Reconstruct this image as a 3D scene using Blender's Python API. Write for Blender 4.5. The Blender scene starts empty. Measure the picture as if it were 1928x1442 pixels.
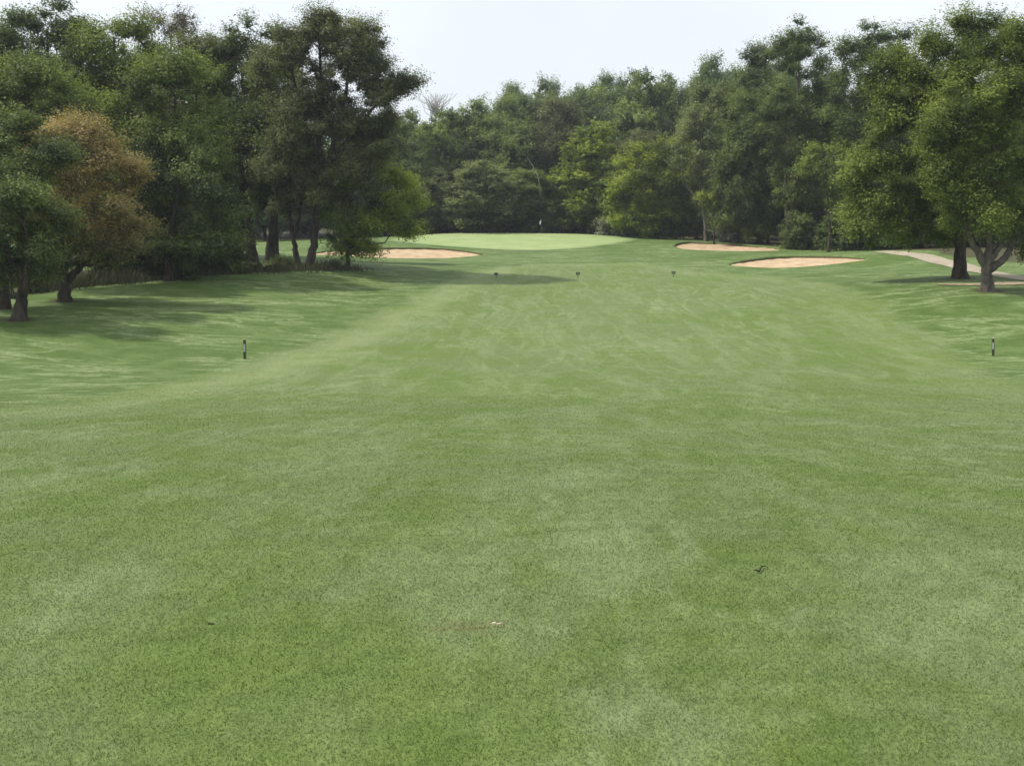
import bpy, math, random
import numpy as np
from mathutils import Vector

# ------------------------------------------------------------------ camera, sky, sun, exposure
S = bpy.context.scene
COL = S.collection
R = math.radians
F = 1892.0                      # focal length in photograph pixels (1928 wide)
EYE = 1.65
PITCH = math.atan(271.0 / F)    # camera looks down by this much

cam_d = bpy.data.cameras.new("camera")
cam = bpy.data.objects.new("camera", cam_d)
COL.objects.link(cam)
cam_d.sensor_width = 36.0
cam_d.lens = 36.0 * F / 1928.0
cam_d.clip_start = 0.1
cam_d.clip_end = 3000.0
cam.location = (0, 0, EYE)
cam.rotation_euler = (math.pi / 2 - PITCH, 0, 0)
S.camera = cam

SUN_EL = R(53)
SUN_XY = Vector((-0.97, 0.12)).normalized()
SUN_DIR = Vector((SUN_XY.x * math.cos(SUN_EL), SUN_XY.y * math.cos(SUN_EL), math.sin(SUN_EL)))

world = bpy.data.worlds.new("World")
S.world = world
world.use_nodes = True
wn = world.node_tree.nodes
wl = world.node_tree.links
bg = wn["Background"]
sky = wn.new("ShaderNodeTexSky")
sky.sky_type = 'NISHITA'
sky.sun_disc = False
sky.sun_elevation = SUN_EL
sky.sun_rotation = math.atan2(SUN_XY.x, SUN_XY.y)
sky.air_density = 1.0
sky.dust_density = 6.0
sky.ozone_density = 1.0
milk = wn.new("ShaderNodeMix")
milk.data_type = 'RGBA'
tc = wn.new("ShaderNodeTexCoord")
cl = wn.new("ShaderNodeTexNoise")
cl.inputs["Scale"].default_value = 2.2
cl.inputs["Detail"].default_value = 5
wl.new(tc.outputs["Generated"], cl.inputs["Vector"])
cr = wn.new("ShaderNodeMapRange")
cr.inputs[1].default_value = 0.3
cr.inputs[2].default_value = 0.7
cr.inputs[3].default_value = 0.72
cr.inputs[4].default_value = 0.92
wl.new(cl.outputs["Fac"], cr.inputs[0])
wl.new(cr.outputs[0], milk.inputs[0])
milk.inputs[7].default_value = (7.7, 8.2, 8.6, 1)      # thin bright overcast veil
wl.new(sky.outputs[0], milk.inputs[6])
wl.new(milk.outputs[2], bg.inputs[0])
bg.inputs[1].default_value = 0.148

sun_d = bpy.data.lights.new("sun", 'SUN')
sun_d.energy = 4.7
sun_d.angle = R(1.2)
sun_d.color = (1.0, 0.94, 0.84)
sun = bpy.data.objects.new("sun", sun_d)
COL.objects.link(sun)
sun.rotation_euler = (-SUN_DIR).to_track_quat('-Z', 'Y').to_euler()

S.view_settings.view_transform = 'Standard'
S.view_settings.look = 'None'
S.view_settings.exposure = -0.08
S.view_settings.gamma = 1.0
S.cycles.max_bounces = 6
S.cycles.diffuse_bounces = 3
S.cycles.transmission_bounces = 4
S.cycles.use_denoising = True
S.cycles.denoiser = 'OPENIMAGEDENOISE'
S.cycles.denoising_input_passes = 'RGB_ALBEDO_NORMAL'
S.cycles.filter_width = 1.6

# ------------------------------------------------------------------ helpers
cp, sp = math.cos(PITCH), math.sin(PITCH)


def ray(px, py):
    u = (px - 964.0) / F
    v = (721.0 - py) / F
    d = np.array([u, cp + v * sp, -sp + v * cp])
    return d / d[1]                      # advance 1 m in y per unit


def at(px, py, D):
    """The point seen at a pixel of the photograph, D metres ahead."""
    d = ray(px, py)
    return np.array([d[0] * D, D, EYE + d[2] * D])


def tag(o, label=None, cat=None, group=None, kind=None):
    if label: o["label"] = label
    if cat: o["category"] = cat
    if group: o["group"] = group
    if kind: o["kind"] = kind
    return o


def empty(name, loc, rz=0.0):
    o = bpy.data.objects.new(name, None)
    COL.objects.link(o)
    o.location = loc
    o.rotation_euler = (0, 0, rz)
    o.empty_display_size = 0.3
    return o


def mesh_from(name, V, faces, mat, face_attr=None, smooth=False):
    """faces: int array (n,3) or (n,4)"""
    V = np.asarray(V, dtype=np.float32)
    faces = np.asarray(faces, dtype=np.int32)
    k = faces.shape[1]
    m = bpy.data.meshes.new(name)
    m.vertices.add(len(V))
    m.vertices.foreach_set("co", V.ravel())
    m.loops.add(faces.size)
    m.loops.foreach_set("vertex_index", faces.ravel())
    m.polygons.add(len(faces))
    m.polygons.foreach_set("loop_start", np.arange(0, faces.size, k, dtype=np.int32))
    if smooth:
        m.polygons.foreach_set("use_smooth", np.ones(len(faces), dtype=bool))
    m.update(calc_edges=True)
    if face_attr is not None:
        for an, av in face_attr.items():
            dom = 'FACE' if len(av) == len(faces) else 'POINT'
            a = m.attributes.new(an, 'FLOAT', dom)
            a.data.foreach_set("value", np.asarray(av, dtype=np.float32))
    if mat is not None:
        m.materials.append(mat)
    return m


def link(name, m, parent=None, loc=(0, 0, 0)):
    o = bpy.data.objects.new(name, m)
    COL.objects.link(o)
    o.location = loc
    if parent is not None:
        o.parent = parent
    return o


# ------------------------------------------------------------------ terrain
CTRL = [  # pixel x, pixel y, distance ahead
    (964, 868, 12), (200, 868, 12), (1750, 868, 12),
    (964, 762, 25), (-150, 766, 26), (100, 760, 26), (1900, 762, 26),
    (461, 675, 45), (964, 672, 45), (1869, 670, 45), (-250, 690, 40),
    (964, 588, 63), (1400, 575, 63), (700, 580, 63),
    (964, 522, 84), (1268, 519, 86), (700, 530, 80),
    (1000, 490, 108), (760, 489, 108), (590, 480, 112), (1370, 500, 95), (1500, 506, 93), (1640, 494, 96),
    (35, 600, 50), (120, 571, 59), (-250, 610, 48), (-60, 560, 64), (280, 530, 72), (450, 512, 78), (590, 509, 82), (655, 507, 84),
    (150, 508, 95), (0, 515, 95), (540, 462, 125), (300, 470, 125),
    (960, 470, 130), (1100, 469, 130), (800, 466, 128), (740, 455, 140),
    (980, 439, 158), (860, 440, 158), (780, 443, 158), (1100, 442, 156), (1180, 446, 153), (1280, 451, 148), (600, 452, 158),
    (1380, 459, 136), (1500, 469, 122), (1640, 473, 108), (1700, 475, 102),
    (1270, 474, 118), (1480, 483, 108),
    (1860, 546, 62), (1808, 523, 70), (1928, 527, 68), (1960, 560, 60), (1928, 500, 82), (2100, 520, 75),
    (980, 443, 178), (600, 446, 180), (1300, 450, 172), (1700, 458, 140), (2100, 460, 120), (-200, 462, 150), (100, 458, 160),
]
P = [at(*c) for c in CTRL]
P += [np.array(p, float) for p in [(0, 0, 0), (-4, 0, 0), (4, 0, 0), (0, 4.5, -0.2), (-8, 5, -0.25), (8, 5, -0.25), (0, -15, 0.6), (-25, -10, 0), (25, -10, 0),
                                   (-90, 20, -1), (90, 20, -1), (-140, 100, 1), (140, 100, 1), (-150, 200, 5), (150, 200, 6), (-60, 235, 9), (0, 235, 9), (60, 225, 9), (100, 180, 6), (-120, 300, 14), (0, 300, 15), (120, 300, 15)]]
P = np.array(P)


def tps(r2):
    return 0.5 * r2 * np.log(r2 + 1e-9)


def fit(Pp, lam):
    n = len(Pp)
    d2 = ((Pp[:, None, :2] - Pp[None, :, :2]) ** 2).sum(-1)
    A = np.zeros((n + 3, n + 3))
    A[:n, :n] = tps(d2) + lam * np.eye(n)
    A[:n, n] = 1
    A[:n, n + 1:] = Pp[:, :2]
    A[n, :n] = 1
    A[n + 1:, :n] = Pp[:, :2].T
    b = np.zeros(n + 3)
    b[:n] = Pp[:, 2]
    return np.linalg.solve(A, b)


WTS = fit(P, 12.0)


def H(x, y):
    x = np.asarray(x, float)
    y = np.asarray(y, float)
    xc = np.clip(x, -160, 160)
    yc = np.clip(y, -20, 320)
    out = np.full(x.shape, WTS[len(P)]) + WTS[len(P) + 1] * xc + WTS[len(P) + 2] * yc
    for i in range(len(P)):
        out = out + WTS[i] * tps((xc - P[i, 0]) ** 2 + (yc - P[i, 1]) ** 2)
    out = out + 0.05 * np.sin(x * 0.31 + 1.3 * np.sin(y * 0.17)) * np.sin(y * 0.23 + 0.7)
    return out


def gz(x, y):
    return float(H(np.array([x]), np.array([y]))[0])


def ground(px, py):
    """The terrain point seen at a pixel (first crossing along the ray)."""
    d = ray(px, py)
    t = np.concatenate([np.arange(1.5, 60, 0.1), np.arange(60, 260, 0.2)])
    z = EYE + d[2] * t
    h = H(d[0] * t, t)
    k = np.argmax(z < h)
    if z[k] >= h[k]:
        k = len(t) - 1
    return np.array([d[0] * t[k], t[k], h[k]])


def gpoly(pts):
    return np.array([ground(*p)[:2] for p in pts])


def inside(x, y, poly):
    r = np.zeros(x.shape, bool)
    n = len(poly)
    for i in range(n):
        x1, y1 = poly[i]
        x2, y2 = poly[(i + 1) % n]
        c = ((y1 > y) != (y2 > y)) & (x < (x2 - x1) * (y - y1) / (y2 - y1 + 1e-12) + x1)
        r ^= c
    return r


def edge_dist(x, y, poly):
    d = np.full(x.shape, 1e9)
    n = len(poly)
    for i in range(n):
        a = poly[i]
        b = poly[(i + 1) % n]
        ab = b - a
        t = np.clip(((x - a[0]) * ab[0] + (y - a[1]) * ab[1]) / (ab @ ab + 1e-12), 0, 1)
        d = np.minimum(d, np.hypot(x - a[0] - t * ab[0], y - a[1] - t * ab[1]))
    return d


def spline(pts, n=12, closed=True):
    """Catmull-Rom through pts."""
    pts = np.asarray(pts, float)
    N = len(pts)
    out = []
    rng_ = range(N) if closed else range(N - 1)
    for i in rng_:
        if closed:
            p0, p1, p2, p3 = pts[i - 1], pts[i], pts[(i + 1) % N], pts[(i + 2) % N]
        else:
            p0, p1, p2, p3 = pts[max(i - 1, 0)], pts[i], pts[i + 1], pts[min(i + 2, N - 1)]
        for k in range(n):
            t = k / n
            out.append(0.5 * ((2 * p1) + (-p0 + p2) * t + (2 * p0 - 5 * p1 + 4 * p2 - p3) * t * t + (-p0 + 3 * p1 - 3 * p2 + p3) * t ** 3))
    if not closed:
        out.append(pts[-1])
    return np.array(out)


# outlines on the ground ------------------------------------------------
FAIR = np.concatenate([
    [[-60, 8], [-40, 18]],
    gpoly([(0, 772), (150, 750), (300, 722), (430, 696), (540, 660), (650, 617), (740, 577), (800, 547), (860, 522), (940, 503), (1010, 496),
           (1200, 494), (1330, 512), (1480, 522), (1600, 540), (1670, 575), (1740, 625), (1820, 672), (1928, 730)]),
    [[30, 22], [45, 10], [45, -18], [-60, -18]],
])
GREEN = np.array([[17.2 * math.cos(a) * (1 + 0.06 * math.sin(2 * a + 1)) + 0.2, 146.5 + 18.5 * math.sin(a)] for a in np.linspace(0, 2 * math.pi, 90, endpoint=False)])
BUNKERS = [
    ("sand bunker partly behind the yellow-green tree, left of the green", [(585, 479), (640, 471), (700, 467), (790, 466.5), (850, 469), (895, 475), (911, 479.5), (880, 484), (800, 487.5), (720, 486), (640, 482)]),
    ("narrow sand bunker right of the green, close under the tall dark trees", [(1271, 462), (1290, 456.5), (1340, 457), (1390, 460), (1440, 465), (1472, 471.5), (1440, 473.5), (1370, 473.5), (1310, 471.5), (1280, 468)]),
    ("leaf-shaped sand bunker in the bank, nearest the gravel path", [(1374, 499), (1410, 489.5), (1470, 483.5), (1540, 482), (1600, 484.5), (1632, 489), (1590, 496), (1530, 502), (1465, 505.5), (1410, 503.5)]),
]
BPOLY = [spline(gpoly(b[1]), 8) for b in BUNKERS]
PATH_C = [(1655, 474, 0.8), (1700, 478, 1.05), (1740, 484, 1.1), (1790, 497, 1.05), (1850, 512, 1.0), (1928, 526, 1.0), (2050, 540, 1.0)]

# ------------------------------------------------------------------ materials
def new_mat(name):
    m = bpy.data.materials.new(name)
    m.use_nodes = True
    nt = m.node_tree
    for n in list(nt.nodes):
        nt.nodes.remove(n)
    out = nt.nodes.new("ShaderNodeOutputMaterial")
    return m, nt, out


class NT:
    def __init__(self, nt):
        self.nt = nt
        self.pos = None

    def n(self, t, **kw):
        o = self.nt.nodes.new(t)
        for k, v in kw.items():
            setattr(o, k, v)
        return o

    def l(self, a, b):
        self.nt.links.new(a, b)

    def P(self):
        if self.pos is None:
            self.pos = self.n("ShaderNodeNewGeometry").outputs["Position"]
        return self.pos

    def vec(self, rot=0.0, scale=(1, 1, 1), off=(0, 0, 0)):
        m = self.n("ShaderNodeMapping")
        self.l(self.P(), m.inputs[0])
        m.inputs[1].default_value = off
        m.inputs[2].default_value = (0, 0, rot)
        m.inputs[3].default_value = scale
        return m.outputs[0]

    def noise(self, scale, detail=3, rough=0.55, vec=None, dist=0.0):
        t = self.n("ShaderNodeTexNoise")
        t.inputs["Scale"].default_value = scale
        t.inputs["Detail"].default_value = detail
        t.inputs["Roughness"].default_value = rough
        t.inputs["Distortion"].default_value = dist
        self.l(vec if vec is not None else self.P(), t.inputs["Vector"])
        return t.outputs["Fac"]

    def math(self, op, a, b=None, clamp=False):
        m = self.n("ShaderNodeMath", operation=op)
        m.use_clamp = clamp
        for i, v in enumerate((a, b)):
            if v is None: continue
            if isinstance(v, (int, float)): m.inputs[i].default_value = v
            else: self.l(v, m.inputs[i])
        return m.outputs[0]

    def rng(self, v, a, b, c=0.0, d=1.0, smooth=True):
        m = self.n("ShaderNodeMapRange")
        m.interpolation_type = 'SMOOTHSTEP' if smooth else 'LINEAR'
        self.l(v, m.inputs[0])
        for i, q in enumerate((a, b, c, d)): m.inputs[i + 1].default_value = q
        return m.outputs[0]

    def mix(self, fac, a, b, mode='MIX'):
        m = self.n("ShaderNodeMix", data_type='RGBA', blend_type=mode)
        for i, v in ((0, fac), (6, a), (7, b)):
            if isinstance(v, (int, float)): m.inputs[i].default_value = v
            elif isinstance(v, tuple): m.inputs[i].default_value = v + (1,) if len(v) == 3 else v
            else: self.l(v, m.inputs[i])
        return m.outputs[2]

    def attr(self, name):
        a = self.n("ShaderNodeAttribute")
        a.attribute_name = name
        return a.outputs["Fac"]


SCUFF = ground(884, 1190)


def turf_colour(g, rough_fac):
    """Turf colours shared by the lawn surface and the grass blades; world position only."""
    big = g.noise(0.16, 3)
    mid = g.noise(0.75, 4, 0.6)
    sml = g.noise(3.3, 4, 0.65)
    # fairway: yellow-green and bluish pale green patches
    fa = g.mix(g.rng(g.math('ADD', g.math('MULTIPLY', big, 0.5), g.math('MULTIPLY', mid, 0.5)), 0.42, 0.58), (0.114, 0.168, 0.040), (0.136, 0.180, 0.074))
    # mower passes: two crossing sets of faint soft bands
    b1 = g.noise(1.0, 3, 0.5, g.vec(R(62), (0.62, 0.12, 1)), 1.1)
    b2 = g.noise(1.0, 3, 0.5, g.vec(R(-58), (0.95, 0.17, 1), (7, 3, 0)), 1.2)
    fa = g.mix(g.rng(b1, 0.50, 0.68, 0, 0.42), fa, (0.205, 0.250, 0.135))
    fa = g.mix(g.rng(b2, 0.51, 0.68, 0, 0.36), fa, (0.200, 0.250, 0.138))
    fa = g.mix(g.rng(sml, 0.30, 0.62, 0.28, 0.0), fa, (0.085, 0.140, 0.034))
    m1 = g.noise(0.30, 3, 0.55, g.vec(R(48), (1.0, 0.22, 1), (3, 17, 0)), 0.7)
    m2 = g.noise(0.34, 3, 0.55, g.vec(R(-52), (1.0, 0.24, 1), (23, 7, 0)), 0.7)
    q1 = g.rng(g.math('ABSOLUTE', g.math('SUBTRACT', m1, 0.5)), 0.0, 0.030, 1, 0)
    q2 = g.rng(g.math('ABSOLUTE', g.math('SUBTRACT', m2, 0.5)), 0.0, 0.030, 1, 0)
    qq = g.math('MULTIPLY', g.math('MAXIMUM', q1, q2), g.rng(g.noise(0.22, 3), 0.40, 0.62, 0.15, 1.0))
    qq = g.math('MULTIPLY', qq, g.rng(g.noise(1.6, 4, 0.7), 0.36, 0.62))
    fa = g.mix(g.math('MULTIPLY', qq, 0.55), fa, (0.235, 0.285, 0.165))
    # the paler mown collar just inside the fairway edge
    fa = g.mix(g.math('MULTIPLY', g.attr("collar"), g.rng(mid, 0.3, 0.6, 0.40, 0.75)), fa, (0.215, 0.258, 0.125))
    # rough: deeper green with pale worn swirls
    ro = g.mix(g.rng(mid, 0.38, 0.66), (0.074, 0.124, 0.028), (0.112, 0.164, 0.052))
    r1 = g.noise(0.36, 3, 0.5, g.vec(R(-24), (0.30, 1.0, 1)), 0.8)
    r2 = g.noise(0.45, 3, 0.5, g.vec(R(30), (0.34, 1.0, 1), (11, 5, 0)), 0.9)
    l1 = g.rng(g.math('ABSOLUTE', g.math('SUBTRACT', r1, 0.5)), 0.0, 0.035, 1, 0)
    l2 = g.rng(g.math('ABSOLUTE', g.math('SUBTRACT', r2, 0.5)), 0.0, 0.05, 1, 0)
    lines = g.math('MULTIPLY', g.math('MAXIMUM', l1, l2), g.rng(g.noise(0.12, 2), 0.34, 0.52))
    lines = g.math('MULTIPLY', lines, g.rng(sml, 0.3, 0.6))
    ro = g.mix(g.math('MULTIPLY', lines, 0.85), ro, (0.235, 0.295, 0.160))
    fa = g.mix(g.math('MULTIPLY', lines, 0.16), fa, (0.24, 0.30, 0.15))
    col = g.mix(rough_fac, fa, ro)
    # leaf litter and soil under the trees
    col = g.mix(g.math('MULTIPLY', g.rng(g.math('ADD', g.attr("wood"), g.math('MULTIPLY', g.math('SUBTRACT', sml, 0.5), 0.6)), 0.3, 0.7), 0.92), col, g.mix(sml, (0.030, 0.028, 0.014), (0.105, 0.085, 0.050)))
    # the scuffed brown patch beside the pale twig
    vd = g.n("ShaderNodeVectorMath", operation='DISTANCE')
    g.l(g.vec(0, (0.62, 1, 0)), vd.inputs[0])
    vd.inputs[1].default_value = (SCUFF[0] * 0.62, SCUFF[1], 0)
    col = g.mix(g.rng(g.math('ADD', vd.outputs["Value"], g.math('MULTIPLY', g.noise(9.0, 4, 0.7), 0.35)), 0.16, 0.34, 0.50, 0.0), col, (0.140, 0.112, 0.048))
    # olive and brownish thin spots
    col = g.mix(g.rng(g.noise(0.55, 4, 0.7, g.vec(0, (1, 1, 1), (31, 9, 0))), 0.60, 0.78, 0, 0.28), col, (0.165, 0.165, 0.058))
    return col, mid, sml


def turf_material(name, blades=False):
    m, nt, out = new_mat(name)
    g = NT(nt)
    rf = g.attr("rough")
    col, mid, sml = turf_colour(g, rf)
    fine = g.noise(46.0, 3, 0.7)
    if blades:
        t = g.attr("tint")
        col = g.mix(1.0, col, g.mix(t, (0.68, 0.735, 0.50), (0.90, 0.95, 0.70)), 'MULTIPLY')
    else:
        col = g.mix(1.0, col, g.mix(g.rng(fine, 0.3, 0.7, smooth=False), (0.72, 0.75, 0.62), (1.12, 1.10, 1.04)), 'MULTIPLY')
        col = g.mix(1.0, col, g.mix(g.rng(g.noise(6.5, 5, 0.75), 0.32, 0.68, smooth=False), (0.78, 0.82, 0.72), (1.16, 1.15, 1.14)), 'MULTIPLY')
    b = g.n("ShaderNodeBsdfPrincipled")
    b.inputs["Roughness"].default_value = 0.75
    b.inputs["Specular IOR Level"].default_value = 0.18
    g.l(col, b.inputs["Base Color"])
    if blades:
        tr = g.n("ShaderNodeBsdfTranslucent")
        g.l(col, tr.inputs[0])
        mx = g.n("ShaderNodeMixShader")
        mx.inputs[0].default_value = 0.42
        g.l(b.outputs[0], mx.inputs[1])
        g.l(tr.outputs[0], mx.inputs[2])
        g.l(mx.outputs[0], out.inputs[0])
    else:
        bp = g.n("ShaderNodeBump")
        bp.inputs["Strength"].default_value = 0.9
        bp.inputs["Distance"].default_value = 0.03
        hgt = g.math('ADD', g.noise(22.0, 4, 0.75), g.math('MULTIPLY', sml, 1.6))
        g.l(hgt, bp.inputs["Height"])
        g.l(bp.outputs[0], b.inputs["Normal"])
        g.l(b.outputs[0], out.inputs[0])
    return m


M_TURF = turf_material("turf")
M_BLADE = turf_material("grass_blades", True)


def simple_mat(name, c1, c2, scale, rough=0.8, spec=0.2, bump=0.0, bscale=None, stretch=(1, 1, 1), objspace=False):
    m, nt, out = new_mat(name)
    g = NT(nt)
    if objspace:
        g.pos = g.n("ShaderNodeTexCoord").outputs["Object"]
    v = g.vec(0, stretch)
    f = g.noise(scale, 5, 0.62, v)
    col = g.mix(g.rng(f, 0.33, 0.67), c1, c2)
    b = g.n("ShaderNodeBsdfPrincipled")
    b.inputs["Roughness"].default_value = rough
    b.inputs["Specular IOR Level"].default_value = spec
    g.l(col, b.inputs["Base Color"])
    if bump:
        bp = g.n("ShaderNodeBump")
        bp.inputs["Strength"].default_value = 0.8
        bp.inputs["Distance"].default_value = bump
        g.l(g.noise(bscale or scale * 2, 4, 0.65, v), bp.inputs["Height"])
        g.l(bp.outputs[0], b.inputs["Normal"])
    g.l(b.outputs[0], out.inputs[0])
    return m


def green_material():
    m, nt, out = new_mat("green_turf")
    g = NT(nt)
    one = g.n("ShaderNodeValue")
    one.outputs[0].default_value = 0.8
    turf, mid, sml = turf_colour(g, one.outputs[0])
    col = g.mix(g.rng(g.noise(0.35, 4, 0.6), 0.35, 0.65), (0.235, 0.305, 0.125), (0.280, 0.345, 0.155))
    e = g.math('ADD', g.attr("edge"), g.math('MULTIPLY', g.math('SUBTRACT', sml, 0.5), 0.5))
    col = g.mix(g.rng(e, 0.25, 0.95), col, turf)
    b = g.n("ShaderNodeBsdfPrincipled")
    b.inputs["Roughness"].default_value = 0.8
    b.inputs["Specular IOR Level"].default_value = 0.15
    g.l(col, b.inputs["Base Color"])
    g.l(b.outputs[0], out.inputs[0])
    return m


M_GREEN = green_material()
M_SAND = simple_mat("sand", (0.36, 0.265, 0.165), (0.52, 0.395, 0.265), 0.7, 0.95, 0.05, 0.14, 2.2)
M_PATH = simple_mat("path_gravel", (0.27, 0.235, 0.175), (0.36, 0.318, 0.245), 1.2, 0.95, 0.05, 0.02, 9.0)
M_DIRT = simple_mat("bare_soil", (0.26, 0.21, 0.14), (0.42, 0.34, 0.24), 1.6, 0.95, 0.05, 0.03, 9.0)
M_LIP = simple_mat("lip_soil", (0.07, 0.055, 0.03), (0.10, 0.10, 0.045), 3.0, 0.95, 0.05, 0.03, 9.0)
M_BARK = simple_mat("bark_dark", (0.030, 0.025, 0.020), (0.075, 0.062, 0.050), 3.0, 0.9, 0.1, 0.05, 6.0, (1, 1, 0.25))
M_BARKG = simple_mat("bark_grey", (0.060, 0.053, 0.044), (0.150, 0.130, 0.108), 2.4, 0.9, 0.1, 0.05, 6.0, (1, 1, 0.25))
M_PALE = simple_mat("bark_pale_dead", (0.24, 0.22, 0.19), (0.38, 0.36, 0.32), 2.0, 0.85, 0.1, 0.02, 5.0)
M_WOOD = simple_mat("post_wood", (0.040, 0.042, 0.026), (0.085, 0.080, 0.055), 18.0, 0.85, 0.15, 0.006, 40.0, (1, 1, 0.2), True)
M_WOODTOP = simple_mat("post_wood_end", (0.30, 0.30, 0.19), (0.42, 0.40, 0.28), 20.0, 0.85, 0.15, 0, None, (1, 1, 1), True)
M_PLATE = simple_mat("plate_grey", (0.36, 0.36, 0.35), (0.52, 0.52, 0.50), 14.0, 0.6, 0.3, 0, None, (1, 1, 1), True)
M_SIGN = simple_mat("sign_dark", (0.035, 0.048, 0.040), (0.060, 0.075, 0.060), 14.0, 0.6, 0.3, 0, None, (1, 1, 1), True)
M_SIGNF = simple_mat("sign_face_faded", (0.15, 0.19, 0.13), (0.22, 0.25, 0.18), 14.0, 0.6, 0.3, 0, None, (1, 1, 1), True)
M_SIGNOLD = simple_mat("sign_bleached", (0.090, 0.110, 0.060), (0.130, 0.150, 0.090), 14.0, 0.7, 0.2, 0, None, (1, 1, 1), True)
M_FLAG = simple_mat("flag_cloth", (0.80, 0.80, 0.78), (0.88, 0.88, 0.86), 6.0, 0.8, 0.2, 0, None, (1, 1, 1), True)
M_POLE = simple_mat("flag_pole", (0.26, 0.27, 0.25), (0.36, 0.36, 0.34), 6.0, 0.4, 0.5, 0, None, (1, 1, 1), True)
M_TWIG = simple_mat("twig_dark", (0.018, 0.016, 0.010), (0.045, 0.040, 0.022), 60.0, 0.9, 0.1, 0, None, (1, 1, 1), True)
M_TWIGP = simple_mat("twig_pale", (0.52, 0.42, 0.33), (0.70, 0.60, 0.50), 60.0, 0.8, 0.1, 0, None, (1, 1, 1), True)


def leaf_mat(name, dark, light, accent=None, trans=0.38):
    """accent: colour of the leaves that are turning (attribute 'turn')"""
    m, nt, out = new_mat(name)
    g = NT(nt)
    col = g.mix(g.attr("tint"), dark, light)
    if accent:
        col = g.mix(g.attr("turn"), col, accent)
    b = g.n("ShaderNodeBsdfPrincipled")
    b.inputs["Roughness"].default_value = 0.55
    b.inputs["Specular IOR Level"].default_value = 0.22
    g.l(col, b.inputs["Base Color"])
    tr = g.n("ShaderNodeBsdfTranslucent")
    g.l(g.mix(1.0, col, (1.15, 1.15, 0.6), 'MULTIPLY'), tr.inputs[0])
    mx = g.n("ShaderNodeMixShader")
    mx.inputs[0].default_value = trans
    g.l(b.outputs[0], mx.inputs[1])
    g.l(tr.outputs[0], mx.inputs[2])
    g.l(mx.outputs[0], out.inputs[0])
    return m


LEAF = {
    "deep": leaf_mat("leaves_deep_green", (0.043, 0.068, 0.024), (0.184, 0.243, 0.070)),
    "mid": leaf_mat("leaves_mid_green", (0.056, 0.083, 0.020), (0.227, 0.294, 0.067)),
    "maple": leaf_mat("leaves_maple_green", (0.059, 0.090, 0.020), (0.262, 0.327, 0.074)),
    "olive": leaf_mat("leaves_olive", (0.057, 0.074, 0.032), (0.209, 0.233, 0.103)),
    "yellow": leaf_mat("leaves_yellow_green", (0.082, 0.122, 0.019), (0.360, 0.432, 0.060) , (0.102, 0.168, 0.041)),
    "grey": leaf_mat("leaves_grey_green", (0.079, 0.110, 0.044), (0.304, 0.347, 0.151)),
    "far": leaf_mat("leaves_far_green", (0.076, 0.111, 0.034), (0.268, 0.336, 0.102)),
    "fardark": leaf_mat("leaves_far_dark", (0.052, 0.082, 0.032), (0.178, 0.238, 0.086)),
    "brown": leaf_mat("leaves_turning_brown", (0.047, 0.072, 0.026), (0.161, 0.200, 0.070), (0.450, 0.335, 0.155)),
    "thin": leaf_mat("leaves_thin_brownish", (0.053, 0.050, 0.031), (0.177, 0.161, 0.099)),
    "weed": leaf_mat("weeds_dull", (0.040, 0.050, 0.024), (0.115, 0.110, 0.055), None, 0.2),
    "pale": leaf_mat("leaves_silvery", (0.136, 0.161, 0.124), (0.416, 0.447, 0.364)),
}

# ------------------------------------------------------------------ ground
def lines(segs):
    v = [segs[0][0]]
    for a, b, st in segs:
        k = max(1, int(round((b - a) / st)))
        v += list(a + (b - a) * (np.arange(1, k + 1) / k))
    return np.array(v)


xs = lines([(-400, -170, 20), (-170, -70, 2.0), (-70, -26, 0.8), (-26, 36, 0.26), (36, 80, 0.8), (80, 170, 2.0), (170, 400, 20)])
ys = lines([(-60, -12, 4.0), (-12, 86, 0.6), (86, 140, 0.26), (140, 175, 0.6), (175, 300, 2.5), (300, 1000, 40)])
GX, GY = np.meshgrid(xs, ys)
GZ = H(GX, GY)
for bp_ in BPOLY:
    ins = inside(GX, GY, bp_)
    dd = edge_dist(GX, GY, bp_)
    GZ = np.where(ins | (dd < 0.22), GZ - np.where(ins, 1.3, 1.3), GZ)
for gp in (GREEN,):
    pass
insf = inside(GX, GY, FAIR)
df = edge_dist(GX, GY, FAIR)
wob = 0.7 * np.sin(GX * 0.9 + 2 * np.sin(GY * 0.6)) + 0.5 * np.sin(GY * 1.7 + GX * 0.4)
sd = np.where(insf, -df, df) + wob * 0.5
rough = np.clip(sd / 1.1 + 0.5, 0, 1)
rough = rough * rough * (3 - 2 * rough)
collar = np.where(GY > 30, np.exp(-((sd + 2.0) / 1.4) ** 2), np.exp(-((sd + 2.0) / 1.4) ** 2) * np.clip((GY - 16) / 14, 0, 1))
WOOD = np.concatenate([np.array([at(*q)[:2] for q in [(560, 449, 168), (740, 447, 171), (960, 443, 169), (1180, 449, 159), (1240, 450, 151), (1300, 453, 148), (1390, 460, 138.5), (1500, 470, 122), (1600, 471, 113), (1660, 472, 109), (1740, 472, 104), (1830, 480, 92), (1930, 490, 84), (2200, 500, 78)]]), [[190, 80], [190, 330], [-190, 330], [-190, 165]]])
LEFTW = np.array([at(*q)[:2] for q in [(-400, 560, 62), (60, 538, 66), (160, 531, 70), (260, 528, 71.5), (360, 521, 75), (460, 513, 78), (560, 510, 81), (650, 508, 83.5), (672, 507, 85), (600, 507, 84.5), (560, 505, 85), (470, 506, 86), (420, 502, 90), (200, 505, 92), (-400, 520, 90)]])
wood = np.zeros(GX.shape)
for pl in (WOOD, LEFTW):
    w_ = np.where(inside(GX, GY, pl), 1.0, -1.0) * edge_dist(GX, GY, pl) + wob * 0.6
    wood = np.maximum(wood, np.clip(w_ / 1.6 + 0.5, 0, 1))
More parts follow.
